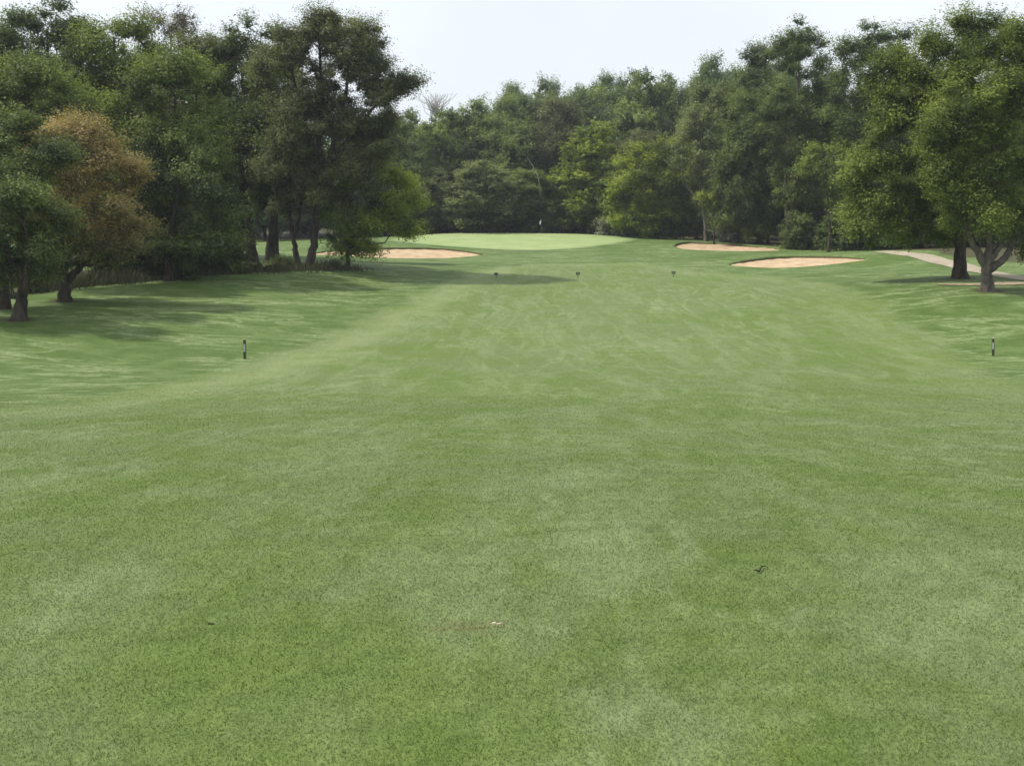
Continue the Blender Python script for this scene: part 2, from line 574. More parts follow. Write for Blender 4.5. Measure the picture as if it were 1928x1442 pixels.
for q in [(1861, 546, 62, 1.3), (1809, 523, 70, 1.3), (122, 571, 60, 1.1), (35, 600, 50, 1.0), (8, 578, 55, 1.0)]:
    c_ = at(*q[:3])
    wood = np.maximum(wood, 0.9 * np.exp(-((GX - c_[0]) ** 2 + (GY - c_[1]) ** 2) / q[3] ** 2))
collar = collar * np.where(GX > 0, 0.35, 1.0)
nx, ny = len(xs), len(ys)
idx = np.arange(nx * ny).reshape(ny, nx)
quads = np.stack([idx[:-1, :-1], idx[:-1, 1:], idx[1:, 1:], idx[1:, :-1]], -1).reshape(-1, 4)
allV = np.stack([GX, GY, GZ], -1).reshape(-1, 3)
fr = rough.reshape(-1)[quads].mean(1) < 0.5


def submesh(name, V, Q, mat, pattr):
    u, inv = np.unique(Q, return_inverse=True)
    return mesh_from(name, V[u], inv.reshape(Q.shape), mat, {k: v[u] for k, v in pattr.items()}, smooth=True)


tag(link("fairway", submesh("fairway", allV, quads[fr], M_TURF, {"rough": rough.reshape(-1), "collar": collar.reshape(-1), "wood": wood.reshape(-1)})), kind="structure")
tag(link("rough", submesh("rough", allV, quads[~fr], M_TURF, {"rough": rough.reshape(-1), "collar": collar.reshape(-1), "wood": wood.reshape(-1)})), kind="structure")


def sheet(name, poly, mat, off, step=0.5, centre=None):
    """A sheet that follows the ground inside an outline: rings shrinking to the centre."""
    c = poly.mean(0) if centre is None else np.array(centre)
    ext = np.abs(poly - c).max()
    K = int(max(3, ext / step))
    V, Q = [], []
    n = len(poly)
    for k in range(K):
        s = 1 - k / K
        q = c + (poly - c) * s
        V += [[a, b, 0] for a, b in q]
        if k:
            for i in range(n):
                j = (i + 1) % n
                Q.append([(k - 1) * n + i, (k - 1) * n + j, k * n + j, k * n + i])
    V.append([c[0], c[1], 0])
    for i in range(n):
        Q.append([(K - 1) * n + i, (K - 1) * n + (i + 1) % n, len(V) - 1, len(V) - 1])
    V = np.array(V)
    V[:, 2] = H(V[:, 0], V[:, 1]) + off
    tri = [q for q in Q if q[2] == q[3]]
    Q4 = [q for q in Q if q[2] != q[3]]
    F3 = [[q[0], q[1], q[2]] for q in tri]
    for q in Q4:
        F3 += [[q[0], q[1], q[2]], [q[0], q[2], q[3]]]
    ed = np.clip(1 - edge_dist(V[:, 0], V[:, 1], poly) / 3.2, 0, 1)
    return mesh_from(name, V, F3, mat, {"edge": ed}, True)


tag(link("putting_green", sheet("putting_green", spline(GREEN, 2), M_GREEN, 0.03)), kind="structure")

for (lab, _), bp_ in zip(BUNKERS, BPOLY):
    c = bp_.mean(0)
    root = empty("sand_bunker", (c[0], c[1], gz(c[0], c[1])))
    tag(root, lab, "bunker", "sand bunkers round the green")
    n = len(bp_)
    # sand: a shallow bowl that starts under the lip
    V, Fq = [], []
    K = 14
    zr = H(bp_[:, 0], bp_[:, 1])
    zc = zr.mean()
    for k in range(K + 1):
        s = 1.0 - k / K
        for i in range(n):
            q = c + (bp_[i] - c) * (s * 1.004)
            base = zc + (zr[i] - zc) * s
            back = max(0.0, (bp_[i, 1] - c[1]))
            dep = 0.10 + 0.12 * min(1, back / 3.0) + 0.16 * (1 - s * s)
            V.append([q[0], q[1], base - dep + 0.03 * math.sin(q[0] * 3.1 + q[1] * 2.3)])
        if k:
            for i in range(n):
                j = (i + 1) % n
                Fq.append([(k - 1) * n + i, (k - 1) * n + j, k * n + j, k * n + i])
    V = np.array(V) - np.array(root.location)
    o = link("sand", mesh_from("sand", V, Fq, M_SAND, None, True), root)
    # turf lip: ring of turf outside the outline, its cut face dropping to the sand
    tng = np.roll(bp_, -1, 0) - np.roll(bp_, 1, 0)
    nrm = np.stack([tng[:, 1], -tng[:, 0]], 1)
    nrm /= np.linalg.norm(nrm, axis=1)[:, None] + 1e-9
    if ((bp_ + nrm * 0.1 - c) ** 2).sum() < ((bp_ - c) ** 2).sum():
        nrm = -nrm
    prof = [(0.02, -0.65), (0.0, -0.04), (0.08, 0.05), (0.35, 0.06), (0.75, 0.035), (1.0, -0.03)]
    V, Ft, Fs = [], [], []
    for k, (r_, dz) in enumerate(prof):
        q = bp_ + nrm * r_
        z = H(q[:, 0], q[:, 1]) + dz
        V += list(np.column_stack([q, z]))
        if k:
            for i in range(n):
                j = (i + 1) % n
                (Fs if k == 1 else Ft).append([(k - 1) * n + i, (k - 1) * n + j, k * n + j, k * n + i])
    V = np.array(V)
    m = mesh_from("turf_lip", V - np.array(root.location), Ft + Fs, M_TURF, {"rough": np.full(len(V), 0.8)}, True)
    m.materials.append(M_LIP)
    mi = np.zeros(len(Ft) + len(Fs), dtype=np.int32)
    mi[len(Ft):] = 1
    m.polygons.foreach_set("material_index", mi)
    link("turf_lip", m, root)


def ribbon(name, pts, mat, off, wob=0.0):
    c = np.array([list(ground(p[0], p[1])[:2]) + [p[2]] for p in pts])
    c = spline(c, 14, False)
    t = np.gradient(c[:, :2], axis=0)
    t /= np.linalg.norm(t, axis=1)[:, None]
    nn = np.stack([-t[:, 1], t[:, 0]], 1)
    V, Q = [], []
    K = 7
    for i in range(len(c)):
        for k in range(K):
            w = (k / (K - 1) * 2 - 1) * c[i, 2] * (1 + wob * math.sin(i * 1.3 + k))
            V.append([c[i, 0] + nn[i, 0] * w, c[i, 1] + nn[i, 1] * w, 0])
            if i and k:
                a = i * K + k
                Q.append([a - K - 1, a - K, a, a - 1])
    V = np.array(V)
    V[:, 2] = H(V[:, 0], V[:, 1]) + off
    return mesh_from(name, V, Q, mat, None, True)


tag(link("gravel_path", ribbon("gravel_path", PATH_C, M_PATH, 0.04)), kind="structure")
tag(link("dirt_track", ribbon("dirt_track", [(1765, 536.5, 0.25), (1800, 537, 0.5), (1850, 536.5, 0.65), (1900, 535.5, 0.7), (1960, 534, 0.7), (2060, 540, 0.8)], M_DIRT, 0.05, 0.12)), kind="structure")

# foreground grass blades
rs = np.random.RandomState(4)


def blades():
    d = np.linspace(2.2, 62, 500)
    fade = np.clip((62 - d) / 54, 0, 1)
    dens = 15000 * (3.3 / d) ** 1.75 * fade * fade * (3 - 2 * fade)
    width = 1.26 * d + 1.2
    rate = dens * width
    tot = int(np.trapezoid(rate, d)) if hasattr(np, "trapezoid") else int(np.trapz(rate, d))
    cdf = np.cumsum(rate)
    cdf /= cdf[-1]
    y = np.interp(rs.rand(tot), cdf, d)
    x = rs.uniform(-0.5, 0.5, tot) * (1.26 * y + 1.2)
    z = H(x, y)
    n = tot
    az = rs.uniform(0, 2 * np.pi, n)
    lean = rs.uniform(0.5, 1.4, n)
    sc = (y / 3.3)
    wid = 0.0019 * sc ** 0.85
    h = 0.0120 * sc ** 0.12 * rs.uniform(0.5, 1.3, n)
    la = rs.uniform(0, 2 * np.pi, n)
    wx, wy = np.cos(az) * wid, np.sin(az) * wid
    a = np.stack([x - wx, y - wy, z - 0.003], -1)
    b = np.stack([x + wx, y + wy, z - 0.003], -1)
    t = np.stack([x + np.cos(la) * h * np.sin(lean), y + np.sin(la) * h * np.sin(lean), z + h * np.cos(lean)], -1)
    V = np.stack([a, b, t], 1).reshape(-1, 3)
    T = np.clip(rs.normal(0.45, 0.13, n) + (rs.rand(n) < 0.04) * 0.5, 0, 1.2)
    return mesh_from("grass", V, np.arange(len(V)).reshape(-1, 3), M_BLADE, {"tint": T})


tag(link("grass", blades()), "short mown grass blades covering the near fairway", "grass", kind="stuff")

# ------------------------------------------------------------------ trees
def tube(paths, sides=7):
    """paths: list of (points (k,3), radii (k,)) -> one mesh's verts, quads"""
    V, Q = [], []
    off = 0
    for pts, rad, sd_ in paths:
        pts = np.asarray(pts, float)
        k = len(pts)
        t = np.gradient(pts, axis=0)
        t /= np.linalg.norm(t, axis=1)[:, None] + 1e-9
        ref = np.where(np.abs(t[:, 2:3]) < 0.9, np.array([[0, 0, 1.0]]), np.array([[1.0, 0, 0]]))
        a = np.cross(t, ref)
        a /= np.linalg.norm(a, axis=1)[:, None] + 1e-9
        # keep one continuous frame
        for i in range(1, k):
            a[i] = a[i - 1] - t[i] * (a[i - 1] @ t[i])
            a[i] /= np.linalg.norm(a[i]) + 1e-9
        b = np.cross(t, a)
        ang = np.linspace(0, 2 * np.pi, sd_, endpoint=False)
        ring = pts[:, None, :] + np.asarray(rad)[:, None, None] * (np.cos(ang)[None, :, None] * a[:, None, :] + np.sin(ang)[None, :, None] * b[:, None, :])
        V.append(ring.reshape(-1, 3))
        i0 = off + np.arange(k - 1)[:, None] * sd_
        j = np.arange(sd_)[None, :]
        j2 = (j + 1) % sd_
        Q.append(np.stack([i0 + j, i0 + j2, i0 + sd_ + j2, i0 + sd_ + j], -1).reshape(-1, 4))
        off += k * sd_
    return np.concatenate(V), np.concatenate(Q)


def leaf_quads(rs, pos, outward, L, W, up=0.55, out=0.5, rnd=0.75):
    n = len(pos)
    nr = rs.normal(size=(n, 3))
    nr /= np.linalg.norm(nr, axis=1)[:, None]
    nrm = out * outward + rnd * nr
    nrm[:, 2] += up
    nrm /= np.linalg.norm(nrm, axis=1)[:, None] + 1e-9
    t = rs.normal(size=(n, 3))
    t[:, 2] -= 0.35
    t -= nrm * (t * nrm).sum(1)[:, None]
    t /= np.linalg.norm(t, axis=1)[:, None] + 1e-9
    b = np.cross(nrm, t)
    s = rs.uniform(0.6, 1.35, n)[:, None]
    l, w = L * s * 0.5, W * s * 0.5
    fold = nrm * (0.22 * w)
    v = np.stack([pos - t * l, pos + b * w - fold + t * l * 0.1, pos + t * l, pos - b * w - fold + t * l * 0.1], 1)
    return v.reshape(-1, 3)


def crown_parts(lobes, leaf, cover, seed, clump=1.15, sparse=0.0, inner=0.22, droop=0.15, spread=0.085):
    """lobes: (cx,cy,cz,rx,ry,rz). Returns leaf positions etc. and the clump centres."""
    rs = np.random.RandomState(seed)
    lob = np.asarray(lobes, float)
    clump = clump * 1.38
    cover = cover * 1.15
    cents, rads = [], []
    for (cx, cy, cz, rx, ry, rz) in lob:
        area = 4 * np.pi * ((rx * ry) ** 1.6 / 3 + (rx * rz) ** 1.6 / 3 + (ry * rz) ** 1.6 / 3) ** (1 / 1.6)
        n = max(5, int(area / (clump * clump * 1.6)))
        d = rs.normal(size=(n, 3))
        d /= np.linalg.norm(d, axis=1)[:, None]
        # keep fewer on the underside
        keep = (d[:, 2] > -0.55) | (rs.rand(n) < 0.5)
        d = d[keep]
        n = len(d)
        rr = np.where(rs.rand(n) < inner, rs.uniform(0.35, 0.75, n), rs.uniform(0.78, 1.0, n))
        sh = np.maximum(np.array([rx, ry, rz]) - 0.15 * clump, 0.6 * np.array([rx, ry, rz]))
        c = np.array([cx, cy, cz]) + d * rr[:, None] * sh
        cents.append(c)
        rads.append(clump * rs.uniform(0.55, 1.25, n))
    C = np.concatenate(cents)
    Rr = np.concatenate(rads)
    # drop clumps buried deep in another lobe
    q = np.min([(((C - l[:3]) / l[3:]) ** 2).sum(1) for l in lob], axis=0)
    keep = (q > 0.30) | (rs.rand(len(C)) < 0.25)
    C, Rr = C[keep], Rr[keep]
    keep = rs.rand(len(C)) > sparse
    C, Rr = C[keep], Rr[keep]
    A = leaf * leaf * 0.34
    mid = lob[:, :3].mean(0)
    pos, outw, tint = [], [], []
    for i in range(len(C)):
        r = Rr[i]
        nl = int(cover * 4.2 * r * r / A * rs.uniform(0.7, 1.25))
        nt = max(6, int(nl / 13))
        d = rs.normal(size=(nt, 3))
        ow = C[i] - mid
        ow = ow / (np.linalg.norm(ow) + 1e-6)
        d = d / np.linalg.norm(d, axis=1)[:, None] + 0.45 * ow
        d[:, 2] = d[:, 2] * 0.70 + 0.34
        k = rs.randint(0, nt, nl)
        t = rs.rand(nl) ** 0.7
        tl = rs.uniform(0.6, 1.14, nt)
        p = C[i] + d[k] * (t * tl[k])[:, None] * r + rs.normal(size=(nl, 3)) * spread * r
        p[:, 2] -= droop * r * t * t
        pos.append(p)
        o = p - C[i]
        outw.append(o / (np.linalg.norm(o, axis=1)[:, None] + 1e-6))
        ct = rs.normal(0.45, 0.27)
        tt = rs.normal(0, 0.10, nt)
        tint.append(np.clip(ct + tt[k] + rs.normal(0, 0.16, nl), 0, 1))
    return np.concatenate(pos), np.concatenate(outw), np.concatenate(tint), C, Rr


def crown_mesh(name, lobes, leaf, cover, seed, mat, turn=None, **kw):
    rs = np.random.RandomState(seed + 77)
    up = kw.pop("up", 0.55) + 0.3
    pos, ow, tint, C, Rr = crown_parts(lobes, leaf, cover, seed, **kw)
    V = leaf_quads(rs, pos, ow, leaf, leaf * 0.68, up=up)
    Q = np.arange(len(V)).reshape(-1, 4)
    at_ = {"tint": tint}
    if turn is not None:
        at_["turn"] = turn(pos, rs)
    return mesh_from(name, V, Q, mat, at_), C, Rr


def wiggle(rs, a, b, k, amp, sag=0.0):
    a, b = np.asarray(a, float), np.asarray(b, float)
    t = np.linspace(0, 1, k)[:, None]
    p = a + (b - a) * t
    L = np.linalg.norm(b - a)
    w = rs.normal(size=(k, 3)) * amp * L
    w[0] = 0
    w[-1] = 0
    p = p + w
    p[:, 2:] += sag * L * (t * (1 - t)) * 4
    return p


def trunk_mesh(name, stems, C, seed, mat, r0, limbs=26, flare=1.5, twig=0.03):
    """stems: list of polylines (tree space), first point on the ground."""
    rs = np.random.RandomState(seed + 5)
    paths = []
    nodes = []
    for si, st in enumerate(stems):
        st = np.asarray(st, float)
        p = spline(st, 6, False)
        p[1:-1] += rs.normal(size=(len(p) - 2, 3)) * 0.03 * r0 * 3
        t = np.linspace(0, 1, len(p))
        scale = r0 * (1.0 if si == 0 else 0.72)
        rad = scale * (1 - 0.80 * t ** 0.8)
        if st[0][2] < 0.3:
            hgt = p[:, 2] - p[0, 2]
            rad *= 1 + (flare - 1) * np.exp(-np.clip(hgt, 0, None) / 0.45)
        paths.append((p, rad, 10))
        for q, r_ in zip(p, rad):
            nodes.append((q, r_))
    N = np.array([q for q, _ in nodes])
    Nr = np.array([r_ for _, r_ in nodes])
    if len(C):
        ok = np.nonzero(C[:, 2] > 0.27 * C[:, 2].max())[0]
        sel = ok[rs.permutation(len(ok))[:limbs]]
        sel = sel[np.argsort(C[sel][:, 2])]
        for i in sel:
            c = C[i]
            dv = c - N
            dist = np.linalg.norm(dv, axis=1)
            slope = dv[:, 2] / (dist + 1e-6)
            cost = dist + np.where(slope < 0.25, 6 * (0.25 - slope) * dist, 0) + np.where(N[:, 2] - N[0, 2] < 1.2, 50, 0)
            j = int(np.argmin(cost))
            p = wiggle(rs, N[j], c, 6, 0.05, -0.04)
            ra = min(Nr[j] * 0.72, 0.02 * dist[j] + 0.05)
            rad = np.linspace(ra, twig, 6)
            paths.append((p, rad, 6))
            N = np.concatenate([N, p[2:5]])
            Nr = np.concatenate([Nr, rad[2:5]])
    V, Q = tube(paths)
    return mesh_from(name, V, Q, mat, None, True)


NSEED = [100]


def tree(name, label, base, D, lobes, pal, leaf=0.2, cover=1.0, r0=0.3, stems=None, group=None, cat="tree", bark=None, limbs=26, turn=None, flare=1.5, depth=0.85, twig=0.03, **kw):
    """base: pixel of the trunk foot; lobes: (px, py, rx px, ry px[, dy metres]); stems: lists of (px, py[, dy]) above the foot."""
    NSEED[0] += 1
    sd_ = NSEED[0]
    rs = np.random.RandomState(sd_)
    b = at(base[0], base[1], D)
    b[2] = gz(b[0], b[1])
    root = empty(name, b)
    tag(root, label, cat, group)
    L3 = []
    k = D / F * math.sqrt(1 + 0)
    for lb in lobes:
        dy = lb[4] if len(lb) > 4 else rs.uniform(-0.12, 0.12) * lb[2] * k
        c = at(lb[0], lb[1], D + dy)
        s = 1.06 * (D + dy) / F
        L3.append([c[0] - b[0], c[1] - b[1], c[2] - b[2], lb[2] * s, max(lb[2], lb[3] * 0.6) * s * depth, lb[3] * s])
    leaf = leaf * 0.72
    m, C, Rr = crown_mesh("crown", L3, leaf, cover, sd_, LEAF[pal], turn, **kw)
    link("crown", m, root)
    if stems is None:
        top = max(l[2] for l in L3)
        mid = np.mean(np.array(L3)[:, :3], 0)
        stems = [[(0, 0, -0.25), (rs.uniform(-.1, .1), 0, top * 0.25), (mid[0] * 0.5, mid[1] * 0.5, top * 0.6), (mid[0], mid[1], top * 1.0)]]
    else:
        st2 = []
        for si, st in enumerate(stems):
            q = []
            for pi, s_ in enumerate(st):
                p = at(s_[0], s_[1], D + (s_[2] if len(s_) > 2 else 0)) - b
                q.append(p)
            if si == 0 or abs(q[0][2]) < 0.6:
                q[0][2] = -0.25
            st2.append(q)
        stems = st2
    if stems:
        link("trunk", trunk_mesh("trunk", stems, C, sd_, bark or M_BARK, r0, limbs, flare, twig), root)
    return root


def turn_patch(amount):
    def f(pos, rs):
        n = np.sin(pos[:, 0] * 1.1 + 1.7 * np.sin(pos[:, 2] * 0.7)) * np.sin(pos[:, 2] * 0.9 + pos[:, 1] * 0.8 + 1.0)
        t = 0.35 + 0.45 * n - 0.35 * (pos[:, 2] - pos[:, 2].mean()) / (np.ptp(pos[:, 2]) * 0.5)
        return np.clip(amount * t + rs.normal(0, 0.15, len(pos)), 0, 1)
    return f


def turn_top(z0, z1, xlo=-99, p=0.72):
    def f(pos, rs):
        t = np.clip((pos[:, 2] - z0) / (z1 - z0), 0, 1) * np.clip((pos[:, 0] - xlo) / 2.0, 0.0, 1)
        return np.clip(t * p + 0.22 * np.sin(pos[:, 0] * 1.6 + np.sin(pos[:, 2] * 1.3) * 2) * np.sin(pos[:, 2] * 1.4 + pos[:, 1]) + rs.normal(0, 0.28, len(pos)), 0, 1)
    return f


# ---- left edge, near
tree("broadleaf_tree", "dark green tree with a leaning trunk, nearest on the left lawn", (35, 600), 50,
     [(-20, 400, 75, 105), (30, 470, 70, 70), (-60, 480, 80, 80), (60, 420, 55, 70)], "deep", 0.15, 1.0, 0.36,
     [[(33, 600), (42, 560), (48, 525), (55, 480), (40, 400)], [(47, 530), (20, 490), (-20, 420)]], clump=0.75, limbs=40)
tree("broadleaf_tree", "shaded tree cut by the left picture edge with only its dark trunk showing low", (8, 578), 55,
     [(10, 330, 75, 110), (-60, 350, 90, 130), (70, 270, 60, 50)], "deep", 0.17, 1.0, 0.36,
     [[(6, 578), (10, 520), (12, 470), (0, 350)]], clump=0.8)
tree("maple_tree", "rounded tree turning orange-brown at the top, with a forked dark trunk", (122, 571), 60,
     [(120, 330, 75, 90), (190, 370, 72, 100), (215, 440, 55, 65), (110, 440, 85, 75), (60, 400, 55, 80), (150, 280, 55, 42)], "brown", 0.15, 1.05, 0.40,
     [[(122, 571), (121, 530), (118, 490), (110, 420), (110, 330)], [(124, 530), (145, 508), (175, 480), (200, 410)]], clump=0.75, limbs=46, turn=turn_top(2.0, 5.2, -3.0), up=0.7)
tree("broadleaf_tree", "yellowish mid green crown rising right above the orange-brown tree", (70, 545), 68,
     [(60, 190, 92, 58), (125, 225, 55, 50), (10, 240, 80, 70), (30, 170, 60, 40)], "mid", 0.2, 1.0, 0.3, clump=1.0)
# ---- left wood edge
tree("broadleaf_tree", "tall dark tree at the far left of the skyline with a bumpy top", (85, 520), 82,
     [(60, 95, 52, 62), (105, 70, 48, 55), (150, 80, 30, 55), (40, 150, 70, 70), (120, 165, 70, 80), (90, 260, 90, 90)], "deep", 0.24, 1.0, 0.4, clump=1.1)
tree("broadleaf_tree", "dark tree cut off by the left picture edge on the skyline", (-30, 520), 84,
     [(-30, 130, 45, 75), (-40, 230, 70, 90), (8, 100, 18, 40)], "deep", 0.24, 1.0, 0.4, clump=1.1)
tree("broadleaf_tree", "leafy green tree between the bumpy tall tree and the thin brownish one", (215, 520), 80,
     [(215, 105, 55, 50), (190, 180, 65, 75), (235, 70, 28, 28), (255, 130, 45, 55), (200, 290, 70, 80)], "mid", 0.24, 1.0, 0.38, clump=1.1)
tree("broadleaf_tree", "thin brownish tree on the left skyline with sky showing through its top", (320, 515), 96,
     [(300, 65, 42, 40), (330, 95, 48, 55), (340, 50, 18, 24), (275, 70, 20, 30), (375, 80, 25, 30)], "thin", 0.22, 0.55, 0.3, clump=0.9, sparse=0.3, limbs=60, twig=0.025, spread=0.12)
tree("broadleaf_tree", "olive tree between the thin brownish tree and the dark trunked one", (372, 512), 92,
     [(372, 140, 52, 55), (390, 120, 40, 35), (350, 190, 55, 60)], "olive", 0.24, 0.9, 0.34, clump=1.05)
tree("broadleaf_tree", "broad green tree with a bright right flank, left of the dark trunks", (330, 520), 76,
     [(300, 190, 80, 60), (345, 165, 52, 48), (380, 225, 38, 70), (330, 280, 80, 60), (245, 250, 50, 65), (400, 240, 16, 60)], "mid", 0.23, 1.0, 0.38, clump=1.05)
tree("broadleaf_tree", "low spreading dark tree filling the gap beside the orange-brown tree", (320, 527), 72,
     [(320, 325, 85, 62), (275, 370, 50, 70), (370, 350, 60, 65), (330, 420, 80, 70), (400, 420, 45, 60)], "deep", 0.22, 1.0, 0.34, clump=1.0)
tree("broadleaf_tree", "tall dark tree with ragged top and sky gaps, left of the airy olive tree", (474, 507), 90,
     [(425, 85, 26, 38), (486, 65, 36, 38), (455, 140, 58, 58), (430, 210, 50, 60), (500, 180, 45, 70), (470, 290, 70, 80), (470, 350, 50, 45)], "deep", 0.25, 0.85, 0.5,
     [[(478, 508), (472, 450), (466, 400), (462, 260), (455, 120)], [(468, 420), (485, 300), (488, 90)]], clump=1.0, limbs=50, sparse=0.08)
tree("broadleaf_tree", "dark inner tree, second trunk from the left in the row of four", (506, 503), 88,
     [(510, 300, 60, 90), (520, 200, 45, 70), (508, 360, 46, 36)], "deep", 0.25, 0.9, 0.42,
     [[(504, 505), (508, 460), (516, 400), (522, 330), (520, 200)]], clump=1.05, limbs=40)
tree("broadleaf_tree", "slim dark tree with olive leaves on a V-shaped trunk", (560, 507), 85,
     [(550, 330, 45, 60), (548, 378, 32, 26), (570, 250, 40, 50)], "olive", 0.22, 0.8, 0.30,
     [[(562, 508), (556, 470), (550, 435), (545, 390), (550, 300)], [(552, 445), (565, 400), (575, 260)]], clump=0.95, limbs=34)
tree("broadleaf_tree", "tallest airy olive tree left of the green, its twigs reaching the top edge", (585, 509), 84,
     [(590, 90, 60, 55), (640, 85, 62, 52), (560, 150, 62, 80), (650, 170, 78, 70), (700, 130, 42, 55), (600, 240, 85, 80), (680, 250, 58, 60), (560, 320, 60, 60), (640, 340, 70, 60), (735, 185, 28, 32), (625, 150, 80, 95), (678, 205, 66, 62), (712, 262, 46, 50), (660, 120, 60, 50), (605, 50, 26, 30), (700, 85, 30, 34), (765, 158, 20, 13), (640, 55, 34, 26)], "olive", 0.20, 0.85, 0.42,
     [[(582, 510), (588, 470), (596, 410), (598, 300), (605, 180), (600, 60)], [(597, 380), (620, 300), (650, 180), (660, 80)], [(598, 300), (570, 220), (550, 130)], [(615, 320), (680, 230), (730, 175)]],
     clump=0.9, sparse=0.08, limbs=90, spread=0.10, twig=0.022)
tree("broadleaf_tree", "low yellow-green tree overlapping the left bunker, with drooping lower branches", (655, 508), 86,
     [(690, 370, 70, 62), (735, 380, 48, 58), (660, 330, 55, 50), (640, 415, 52, 45), (720, 425, 50, 32), (668, 463, 42, 17), (700, 330, 50, 40)], "yellow", 0.2, 0.95, 0.22, turn=lambda p, r: np.clip(0.40 - 0.26 * p[:, 0] + r.normal(0, 0.18, len(p)), 0, 1), stems=
     [[(655, 510), (655, 480), (660, 440), (675, 380)]], clump=0.9, limbs=50, droop=0.35)
# sprays of twigs high on the airy tree are part of the same crown; low bushes follow
# ---- far wood behind the green: shared crowns
VAR = []
rsv = np.random.RandomState(9)
for v in range(8):
    hh, ww = 20.0, [6.0, 5.6, 6.8, 6.0, 6.2, 5.0, 7.0, 6.4][v]
    n = 17
    lobs = []
    for i in range(n):
        a = i * 2.4 + rsv.uniform(-0.5, 0.5)
        t = (i + 0.5) / n
        z = 1.8 + (hh - 4.2) * t
        env = ww * (1 - (abs(t - 0.42) / 0.66) ** [2.6, 2.4, 3.2, 2.6, 2.8, 2.0, 3.2, 2.4][v]) ** 0.6
        rr = max(1.8, env * rsv.uniform(0.40, 0.55))
        off = max(0.3, env - rr)
        lobs.append((math.cos(a) * off, math.sin(a) * off, z, rr, rr, rr * rsv.uniform(0.75, 1.05)))
    lobs.append((0, 0, hh * 0.45, ww * 0.55, ww * 0.55, hh * 0.36))
    lobs.append((rsv.uniform(-1, 1), rsv.uniform(-1, 1), hh - 2.0, ww * 0.42, ww * 0.42, 2.2))
    mk = {"clump": [1.25, 1.0, 1.4, 1.1, 1.3, 0.95, 1.35, 1.15][v]}
    m, C, Rr = crown_mesh("crown", lobs, 0.28, 0.85, 500 + v, LEAF["far"], turn_patch(0.4), up=[0.55, 0.3, 0.7, 0.5, 0.6, 0.3, 0.6, 0.4][v], **mk)
    tm = trunk_mesh("trunk", [[(0, 0, -0.3), (0.15, 0, 5), (0.1, 0.2, 11), (0, 0, 17.5)]], C, 500 + v, M_BARK, 0.34, 22, 1.4, 0.04)
    VAR.append((m, tm, hh + 0.5, ww))


def far_tree(label, px, top, D, hw, v, pal, group="trees of the far wood", name="forest_tree", rot=None):
    rs_ = np.random.RandomState(int(px * 7 + top * 13 + D) % 99991)
    m, tm, hh, ww = VAR[v]
    t = at(px, top, D)
    z0 = gz(t[0], t[1]) - 0.2
    root = empty(name, (t[0], t[1], z0), rs_.uniform(0, 6.28) if rot is None else rot)
    sx = 1.15 * hw * D / F / ww
    root.scale = (sx, sx * rs_.uniform(0.9, 1.1), (t[2] - z0) / hh)
    tag(root, label, "tree", group)
    for nm, me in (("crown", m), ("trunk", tm)):
        o = link(nm, me, root)
        if nm == "crown":
            o.material_slots[0].link = 'OBJECT'
            o.material_slots[0].material = LEAF[pal]
    return root


FAR = [  # label, px, top py, D, half width px, variant, palette
    ("pale green tree just right of the airy olive tree's twigs", 762, 205, 172, 48, 1, "far"),
    ("green tree below the bare pale twigs on the skyline", 822, 206, 178, 52, 1, "far"),
    ("round green tree on the low part of the skyline, right of the bare pale twigs", 893, 192, 180, 54, 0, "far"),
    ("dull green tree in the second row left of the brownish crown", 970, 215, 176, 50, 3, "far"),
    ("brownish-topped tree in the middle of the far wood, above the flag", 1050, 188, 180, 52, 2, "olive"),
    ("dark skyline tree where the ridge of the far wood begins to rise", 962, 162, 212, 46, 2, "fardark"),
    ("dark round tree on the skyline, directly above the flagstick", 1025, 155, 214, 48, 0, "fardark"),
    ("dark tree on the level stretch of the skyline, right of the flagstick", 1092, 148, 216, 50, 3, "fardark"),
    ("dark tree with small points on the skyline above the yellow-green tree", 1148, 143, 214, 44, 2, "fardark"),
    ("green feathery tree below the pointed skyline, above the brightest tree", 1222, 138, 188, 66, 1, "far"),
    ("pointed dark tree top on the skyline left of the loose dark crown", 1192, 132, 214, 34, 5, "fardark"),
    ("second pointed dark tree top, touching the loose dark crown", 1255, 137, 212, 34, 5, "fardark"),
    ("loose dark crown with a sky gap on the skyline above the silvery tree", 1342, 112, 180, 46, 0, "fardark"),
    ("grey-green rounded tree low in the wood, left of the flag", 905, 305, 160, 58, 0, "grey"),
    ("grey-green low tree at the wood's edge, next to the yellow-green tree by the green", 812, 310, 164, 42, 3, "grey"),
    ("dark low tree directly behind the flag", 990, 322, 164, 54, 2, "far"),
    ("yellow-green tree with a pointed top, left of the brightest tree", 1112, 226, 162, 62, 5, "yellow"),
    ("dark narrow tree between the two yellow-green trees", 1150, 300, 158, 36, 1, "far"),
    ("olive tree behind the brightest yellow-green tree", 1206, 236, 166, 56, 3, "olive"),
]
for f in FAR:
    far_tree(*f)
deep_label = "dark tree deep inside the wood, mostly hidden behind the front row of trees"
rd = random.Random(3)
for px in range(-160, 780, 58):
    far_tree(deep_label, px + rd.uniform(-15, 15), 235 + rd.uniform(-30, 40), 165 + rd.uniform(-8, 22), 50 + rd.uniform(-5, 12), rd.randrange(8), "fardark", "trees deep in the wood")
for px in range(740, 1480, 52):
    far_tree(deep_label, px + rd.uniform(-12, 12), 262 + rd.uniform(-25, 35), 190 + rd.uniform(-6, 8), 46 + rd.uniform(-5, 10), rd.randrange(8), "fardark", "trees deep in the wood")
for px in range(1400, 2250, 75):
    far_tree(deep_label, px + rd.uniform(-15, 15), 170 + rd.uniform(-30, 40), 150 + rd.uniform(-8, 12), 70 + rd.uniform(-5, 12), rd.randrange(8), "fardark", "trees deep in the wood")
